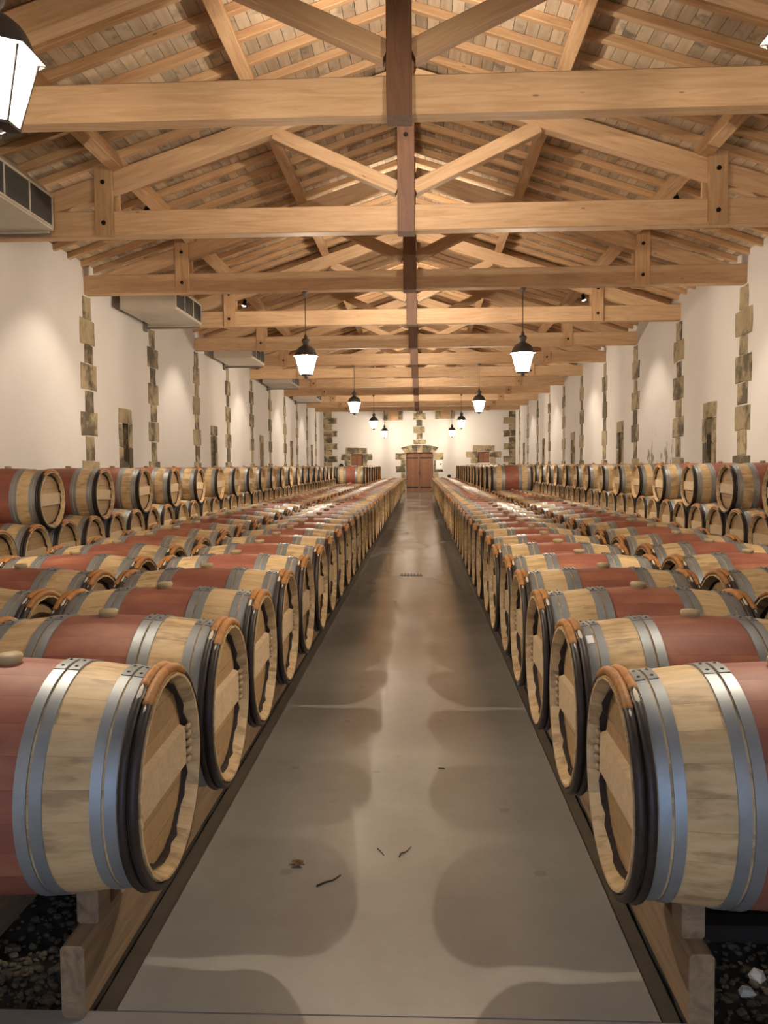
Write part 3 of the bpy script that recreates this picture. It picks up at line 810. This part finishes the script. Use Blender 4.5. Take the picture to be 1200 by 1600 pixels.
def ring_into(mb, xc, n, m_, mi=0, ra=.0134, rr=.0125, a0=0, a1=2*math.pi, rip=0.0):
    rc = RR(xc)+.010; full = abs(a1-a0-2*math.pi) < 1e-6; k = n if full else n+1
    vs = []
    for i in range(k):
        a = a0+(a1-a0)*i/n; sc = 1 + (rip if i % 2 else 0)
        if not full and i in (0, n): sc = .8
        for j in range(m_):
            b = 2*math.pi*j/m_; r = rc + rr*sc*math.cos(b); x = xc + ra*sc*math.sin(b)
            vs.append((x, r*math.sin(a), r*math.cos(a)))
    mb.add(vs, [(i*m_+j, i*m_+(j+1)%m_, ((i+1)%k)*m_+(j+1)%m_, ((i+1)%k)*m_+j) for i in range(n) for j in range(m_)], mi, True)
    if not full: mb.add(vs[:m_] + vs[-m_:], [tuple(range(m_)), tuple(range(m_, 2*m_))], mi)
def head_boards():
    """seven horizontal boards clipped to the head circle"""
    out = []; nb = 7; hh = 2*HR/nb
    for i in range(nb):
        z0, z1 = -HR+i*hh+.0012, -HR+(i+1)*hh-.0012
        zz = [z0+(z1-z0)*j/4 for j in range(5)]
        yy = [math.sqrt(max(HR*HR*.998-z*z, 1e-5)) for z in zz]
        pts = [(y_, z) for y_, z in zip(yy, zz)] + [(-y_, z) for y_, z in zip(yy[::-1], zz[::-1])]
        out.append(pts)
    return out
def head_into(mb, s_, mi=0, which=None):
    for i, pts in enumerate(head_boards()):
        if which is not None and i != which: continue
        n = len(pts); x1, x0 = s_*HX, s_*(HX-.018)
        vs = [(x1, a, b) for a, b in pts] + [(x0, a, b) for a, b in pts]
        mb.add(vs, [tuple(range(n))] + [(j, (j+1)%n, n+(j+1)%n, n+j) for j in range(n)], mi)
def bar_into(mb, s_, mi=0):
    h = .064; e = math.sqrt(.232**2-h*h); x0, x1 = s_*(HX+.0005), s_*(HX+.022); c = .006
    vs = [(x0, -e, -h), (x0, e, -h), (x0, e, h), (x0, -e, h), (x1, -e+c, -h+c), (x1, e-c, -h+c), (x1, e-c, h-c), (x1, -e+c, h-c)]
    mb.add(vs, [(3,2,1,0),(4,5,6,7),(0,1,5,4),(1,2,6,5),(2,3,7,6),(3,0,4,7)], mi)
def seal_into(mb, s_, mi=0, n=48):
    rnd_ = random.Random(5); k = n
    H2 = HR*.985
    ri = [H2-.006-.008*rnd_.random() for _ in range(n)]; x = s_*(HX+.0015)
    vs = [(x, H2*math.sin(2*math.pi*i/n), H2*math.cos(2*math.pi*i/n)) for i in range(n)] + [(x, ri[i]*math.sin(2*math.pi*i/n), ri[i]*math.cos(2*math.pi*i/n)) for i in range(n)]
    rw = [H2+.0012]*n; xw = [s_*(HX+.010+.012*rnd_.random()) for _ in range(n)]
    vs += [(xw[i], rw[i]*math.sin(2*math.pi*i/n), rw[i]*math.cos(2*math.pi*i/n)) for i in range(n)]
    mb.add(vs, [(i, (i+1)%n, n+(i+1)%n, n+i) for i in range(n)] + [(i, (i+1)%n, 2*n+(i+1)%n, 2*n+i) for i in range(n)], mi)
CHX = (.4450, .4185)
ME = {}
ME['stave'] = stave_mesh()
mb = MB(); body_into(mb, 48); ME['body'] = mb.mesh('body', M['oak_body'])
for n_, (a, b) in enumerate(HOOPS):
    mb = MB(); hoop_into(mb, a, b, 48); ME['hoop%d' % n_] = mb.mesh('hoop', M['steel'])
    mb = MB(); hoop_into(mb, -b, -a, 48); ME['hoop%d' % (n_+4)] = mb.mesh('hoop', M['steel'])
for n_, x in enumerate((CHX[0], CHX[1], -CHX[0], -CHX[1])):
    mb = MB(); ring_into(mb, x, 48, 8); ME['withy%d' % n_] = mb.mesh('chestnut_hoop', M['chestnut'])
    w0 = R(33) if n_ % 2 == 0 else R(20)
    mb = MB(); ring_into(mb, x, 40, 7, 0, .0142, .0142, -w0, w0, .10); ME['wick%d' % n_] = mb.mesh('wicker_binding', M['wicker'])
    for q_, sa in enumerate((-1, 1)):
        mb = MB()
        if n_ % 2: ring_into(mb, x, 5, 5, 0, .0125, .0150, R(sa*25.5-5.5), R(sa*25.5+5.5))
        else: ring_into(mb, x, 3, 5, 0, .009, .0142, R(sa*36-3), R(sa*36+3))
        ME['tab%d%d' % (n_, q_)] = mb.mesh('withy_end', M['tab'])
for s_ in (1, -1):
    mb = MB(); head_into(mb, s_); ME['head%d' % s_] = mb.mesh('head', M['head'])
    mb = MB(); bar_into(mb, s_); ME['bar%d' % s_] = mb.mesh('crossbar', M['crossbar'])
    mb = MB(); seal_into(mb, s_); ME['seal%d' % s_] = mb.mesh('croze_seal', M['seal'])
for i in range(7):
    mb = MB(); head_into(mb, 1, 0, i); ME['hb%d' % i] = mb.mesh('head_board', M['head'])
mb = MB(); mb.tube([(0, -.018, 0), (0, .018, 0)], .0088, 6); ME['peg'] = mb.mesh('peg', M['peg'])
mb = MB(); mb.lathe([(-.01, .026), (.004, .030), (.010, .034), (.018, .035), (.025, .032), (.027, .0005)], 18, axis='z'); ME['bung'] = mb.mesh('bung', M['bung'])
for n_, (a, b) in enumerate(HOOPS):
    for s_ in (0, 1):
        x0, x1 = (a, b) if s_ == 0 else (-b, -a)
        mb = MB(); ra, rb_ = RR(x0)+.0048, RR(x1)+.0048
        A0, A1 = R(-9), R(9)
        mb.lathe([(x0, ra-.003), (x0+.0005, ra), (x1-.0005, rb_), (x1, rb_-.003)], 4, A0, A1, smooth=False)
        for ang in (A0, A1):
            mb.add([(x0, (ra-.003)*math.sin(ang), (ra-.003)*math.cos(ang)), (x1, (rb_-.003)*math.sin(ang), (rb_-.003)*math.cos(ang)), (x1, rb_*math.sin(ang), rb_*math.cos(ang)), (x0, ra*math.sin(ang), ra*math.cos(ang))], [(0,1,2,3)])
        for ang in (R(-5), R(5)):
            rm = (ra+rb_)/2; c = Vector(((x0+x1)/2, rm*math.sin(ang), rm*math.cos(ang))); nrm = Vector((0, math.sin(ang), math.cos(ang)))
            tx = Vector((1,0,0)); ty = nrm.cross(tx)
            vs = [c + (tx*math.cos(2*math.pi*i/6)+ty*math.sin(2*math.pi*i/6))*.006 for i in range(6)] + [c + nrm*.003 + (tx*math.cos(2*math.pi*i/6)+ty*math.sin(2*math.pi*i/6))*.003 for i in range(6)]
            mb.add(vs, [(i, (i+1)%6, 6+(i+1)%6, 6+i) for i in range(6)] + [tuple(range(6, 12))], 1)
        ME['lap%d%d' % (n_, s_)] = mb.mesh('hoop_overlap', [M['lap'], M['rivet']])
def far_barrel(mb, n, low=False):
    body_into(mb, n, 0, (-HL, -.3, 0, .3, HL))
    for a, b in HOOPS:
        hoop_into(mb, a, b, n, 1); hoop_into(mb, -b, -a, n, 1)
    for s_ in (1, -1):
        mb.disc(s_*HX, HR, n, 'x', 2); bar_into(mb, s_, 3)
        for x in CHX:
            ring_into(mb, s_*x, n, 5, 4); ring_into(mb, s_*x, 8, 5, 5, .0142, .0145, -R(27), R(27))
    mb.lathe([(RB-.004, .033), (RB+.018, .035), (RB+.024, .03), (RB+.024, .0005)], 8, axis='z', mi=6)
FARM = [M[k] for k in ('oak_body', 'steel', 'head', 'crossbar', 'chestnut', 'wicker', 'bung')]
mb = MB(); far_barrel(mb, 28); ME['far'] = mb.mesh('wine_barrel', FARM)

def barrel_near():
    root = empty('wine_barrel'); t = Tree(root); A = lambda n, m_, **k: t.add(Tree(put(n, ME[m_], root, **k)))
    for i in range(NS): A('stave', 'stave', mat=Matrix.Rotation(2*math.pi*(i+.5)/NS, 4, 'X'))
    for i in range(7): A('head_board', 'hb%d' % i)
    A('head', 'head-1'); A('crossbar', 'bar1'); A('crossbar', 'bar-1'); A('croze_seal', 'seal1')
    for sy in (-1, 1):
        for j in range(5):
            z = (j-2)*.026; A('peg', 'peg', loc=(HX+.024, sy*(math.sqrt(HR*HR-z*z)-.018), z))
    for n_ in range(8):
        h = A('hoop', 'hoop%d' % n_); h.add(Tree(put('hoop_overlap', ME['lap%d%d' % (n_ % 4, n_//4)], h.o)))
    for n_ in range(4):
        h = A('chestnut_hoop', 'withy%d' % n_); h.add(Tree(put('wicker_binding', ME['wick%d' % n_], h.o))); h.add(Tree(put('withy_end', ME['tab%d0' % n_], h.o))); h.add(Tree(put('withy_end', ME['tab%d1' % n_], h.o)))
    A('bung', 'bung', loc=(0, 0, RB-.003))
    return t
def barrel_mid():
    root = empty('wine_barrel'); t = Tree(root); A = lambda n, m_, **k: t.add(Tree(put(n, ME[m_], root, **k)))
    A('body', 'body'); A('head', 'head1'); A('head', 'head-1'); A('crossbar', 'bar1'); A('crossbar', 'bar-1'); A('croze_seal', 'seal1')
    for n_ in range(8): A('hoop', 'hoop%d' % n_)
    for n_ in range(4):
        h = A('chestnut_hoop', 'withy%d' % n_); h.add(Tree(put('wicker_binding', ME['wick%d' % n_], h.o)))
    A('bung', 'bung', loc=(0, 0, RB-.003))
    return t
PROTO = {}
def barrel(x, y, z, sgn, lod, label, group):
    """sgn -1: left of the aisle (front head to +x); +1: right"""
    if lod == 'far':
        o = put('wine_barrel', ME['far'])
    else:
        if lod not in PROTO: PROTO[lod] = barrel_near() if lod == 'near' else barrel_mid(); t = PROTO[lod]
        else: t = PROTO[lod].copy()
        o = t.o
    rr = random.Random(int(x*977+y*131+z*17))
    o.location = (x + rr.uniform(-.008, .008), y, z)
    rot = Matrix.Rotation(math.pi if sgn > 0 else 0, 4, 'Z') @ Matrix.Rotation(R(rr.uniform(-2.5, 2.5)), 4, 'X')
    o.rotation_euler = rot.to_euler()
    tag(o, label, 'barrel', group)
    return o
PITCH = 0.722
ZR = 0.627
XR1 = {-1: -0.705-HL, 1: 0.511+HL}
XR2 = {-1: -1.735-HL, 1: 1.545+HL}
XW = {-1: -3.78-HL, 1: 3.78+HL}
Y0 = {-1: 2.305, 1: 2.279}
NB = 50
SIDE = {-1: 'left', 1: 'right'}
for sgn in (-1, 1):
    sd_ = SIDE[sgn]
    for k in range(NB):
        y = Y0[sgn]+PITCH*k
        lod = 'near' if y < 6.2 else 'mid' if y < 12.5 else 'far'
        bob = barrel(XR1[sgn], y, ZR, sgn, lod, 'red-banded oak barrel in the aisle-side row on the %s, %s from the front' % (sd_, ordw(k+1)), 'barrels in the two aisle-side rows')
        if sgn > 0 and k == 1:
            mb = MB(); mb.lathe([(.3745, RR(.3745)+.0042), (.3985, RR(.3985)+.0042)], 3, R(24), R(32)); mb.lathe([(.3985, RR(.3985)+.0034), (.3745, RR(.3745)+.0034)], 3, R(24), R(32))
            mb.build('paper_sticker', M['paper'], bob)
        if k >= 1: barrel(XR2[sgn], y, ZR, sgn, lod, 'red-banded oak barrel in the second row %s of the aisle, %s from the front' % (sd_, ordw(k)), 'barrels in the second rows')
# tiers along the walls
ZL, ZU = 0.635, 1.178
rest = MB(); lowm = MB(); far_barrel(lowm, 16)
for sgn in (-1, 1):
    sd_ = SIDE[sgn]; yl = 7.34 if sgn < 0 else 8.02; n_up = 0
    for k in range(43 if sgn < 0 else 42):
        y = yl + PITCH*k
        lod = 'mid' if y < 12.5 else 'far'
        if k < 20:
            barrel(XW[sgn], y, ZL, sgn, lod, 'oak barrel in the lower tier along the %s wall, %s from the front' % (sd_, ordw(k+1)), 'barrels of the wall stacks, lower tier')
        else:
            rot = Matrix.Translation((XW[sgn], y, ZL)) @ Matrix.Rotation(math.pi if sgn > 0 else 0, 4, 'Z')
            o_ = len(rest.v); rest.v += [tuple(rot @ Vector(v)) for v in lowm.v]
            rest.f += [tuple(i+o_ for i in f) for f in lowm.f]; rest.m += lowm.m; rest.s += lowm.s
        if k % 2 == 1 and k + 1 < (43 if sgn < 0 else 42):
            n_up += 1
            barrel(XW[sgn], y+PITCH/2, ZU, sgn, 'mid' if y < 14 else 'far', 'red-banded oak barrel in the upper tier along the %s wall, %s from the front' % (sd_, ordw(n_up)), 'barrels of the wall stacks, upper tier')
ro = rest.build('far_barrels', FARM)
tag(ro, 'farthest barrels of both lower wall tiers, tops showing behind the rows', 'barrels', kind='stuff')
for sgn, k0, n in ((-1, 33, 8), (1, 22, 13)):
    for i in range(n):
        barrel(XR2[sgn], Y0[sgn]+PITCH*(k0+.5+2*i), ZR+.541, sgn, 'far', 'oak barrel stacked atop the second row %s of the aisle, %s from front' % (SIDE[sgn], ordw(i+1)), 'barrels stacked on the second rows')

# ------------------------------------------------------------------ racks
def rack(xs, y0, ys, name_label, top, cz):
    root = empty('barrel_rack', (xs[0], y0, 0)); y1 = ys[-1]+.3
    for x in xs:
        b = MB().rod(y1-y0, .067, top-.001, .010)
        o = put('rack_beam', b.mesh('rack_beam', M['rack']), root, mat=Matrix.Translation((x-xs[0], 0, (top+.001)/2)) @ Matrix.Rotation(R(90), 4, 'Z'))
    return root
def chocks(root, xs, xc, ys, y0, top, cz, nnear):
    lump = MB()
    for x in xs:
        zt = cz - RR(x-xc) - .0015
        for i, y in enumerate(ys):
            b = (x-xs[0]-.031, x-xs[0]+.031, y-y0-.045, y-y0+.045, top+.0005, zt)
            if i < nnear:
                c_ = MB().rod(.09, .062, zt-top-.0005, .007).mesh('chock', M['rack'])
                put('chock', c_, root, mat=Matrix.Translation((x-xs[0], y-y0-.045, (zt+top)/2)) @ Matrix.Rotation(R(90), 4, 'Z'))
            else: lump.box(*b)
    o = lump.build('far_chocks', M['rack'], root); o['kind'] = 'stuff'
TOPB = 0.205
for sgn in (-1, 1):
    ys = [Y0[sgn]+PITCH*k for k in range(NB)]
    aisle = -0.9515 if sgn < 0 else 0.7365
    xs = [aisle, 2*XR1[sgn]-aisle]
    r_ = rack(xs, RACK_Y if sgn < 0 else RACK_Y+.012, ys, '', TOPB, ZR)
    tag(r_, 'weathered timber rack beams under the aisle-side barrel row on the ' + SIDE[sgn], 'barrel rack', 'barrel racks'); chocks(r_, xs, XR1[sgn], ys, r_.location.y, TOPB, ZR, 8)
    xs = [XR2[sgn]-sgn*.2135, XR2[sgn]+sgn*.2135]
    r_ = rack(xs, RACK_Y+.3, ys[1:], '', TOPB, ZR)
    tag(r_, 'timber rack beams hidden under the second barrel row %s of the aisle' % SIDE[sgn], 'barrel rack', 'barrel racks'); chocks(r_, xs, XR2[sgn], ys[1:], r_.location.y, TOPB, ZR, 4)
    xs = [XW[sgn]-sgn*.2135, XW[sgn]+sgn*.2135]; ysw = [7.34+PITCH*k for k in range(43)]
    r_ = rack(xs, 6.9, ysw, '', ZL-RR(.2135)-.001, ZL)
    tag(r_, 'timber rack beams under the stacked barrels along the %s wall' % SIDE[sgn], 'barrel rack', 'barrel racks')
    # cross sleeper lying on the gravel behind the rack end
    if sgn < 0: continue
    xa, xb = 0.785, 2.4
    o = beam('sleeper', (xa, 2.66, -.005), (xb, 2.66, -.005), .09, .06, M['twig'])
    tag(o, 'dark timber sleeper across the gravel under the right-hand barrels', 'timber')

# ------------------------------------------------------------------ small things on the floor
def floorpt(px, py):
    # camera ray to the floor, used once to read positions off the photograph
    mw = S.camera.matrix_world; d = mw.to_3x3() @ Vector((px-600, 800-py, -FPX)); t = -CAM_H/d.z
    return Vector((d.x*t, d.y*t, 0))
def twig(pts, r, label):
    P = [floorpt(*p) for p in pts]; c = P[0].copy(); n = len(P)
    m_ = MB().tube([p - c + Vector((0, 0, r*(1.0+.6*(i % 2)))) for i, p in enumerate(P)], [r*(1-.5*i/n) for i in range(n)], 6)
    tag(m_.build('twig', M['twig'], None, c), label, 'twig', 'twigs on the floor')
twig([(495,1386), (508,1381), (520,1377), (532,1370)], .004, 'dark straight twig lying on the aisle floor beside the dry leaf')
twig([(624,1340), (626,1335), (634,1332), (642,1325)], .003, 'small forked twig lying in the middle of the aisle')
twig([(590,1326), (595,1331), (600,1337)], .002, 'tiny thin twig left of the forked twig in the aisle')
twig([(685,1201), (695,1202)], .003, 'short dark straw near the aisle middle, farthest of the twigs')
P = floorpt(463, 1352); m_ = MB(); rl = random.Random(4)
for i in range(5):
    a = rl.uniform(0, 6.28); L = rl.uniform(.02, .045); w_ = .012; d = Vector((math.cos(a), math.sin(a), 0)); e = Vector((-d.y, d.x, 0))
    b = Vector((0, 0, .004)); tip = b + d*L + Vector((0, 0, .008)); mid = b + d*L*.5 + Vector((0,0,.010))
    u_ = Vector((0, 0, .0012))
    vs = [b, mid+e*w_, tip, mid-e*w_]; m_.add(vs + [v-u_ for v in vs], [(0,1,2,3),(7,6,5,4),(0,4,5,1),(1,5,6,2),(2,6,7,3),(3,7,4,0)], 0, False)
tag(m_.build('dry_leaf', M['leaf'], None, P), 'crumpled brown dry leaf on the left of the aisle floor', 'leaf')
P = floorpt(643, 898); dr = empty('floor_drain', P); tag(dr, 'small rectangular drain cover set in the aisle floor', 'drain')
MB().box(-.16, .16, -.12, .12, .0004, .004).build('frame', M['channel'], dr)
for i in range(7): MB().box(-.14+i*.043, -.12+i*.043, -.10, .10, .004, .008).build('bar', M['iron'], dr)
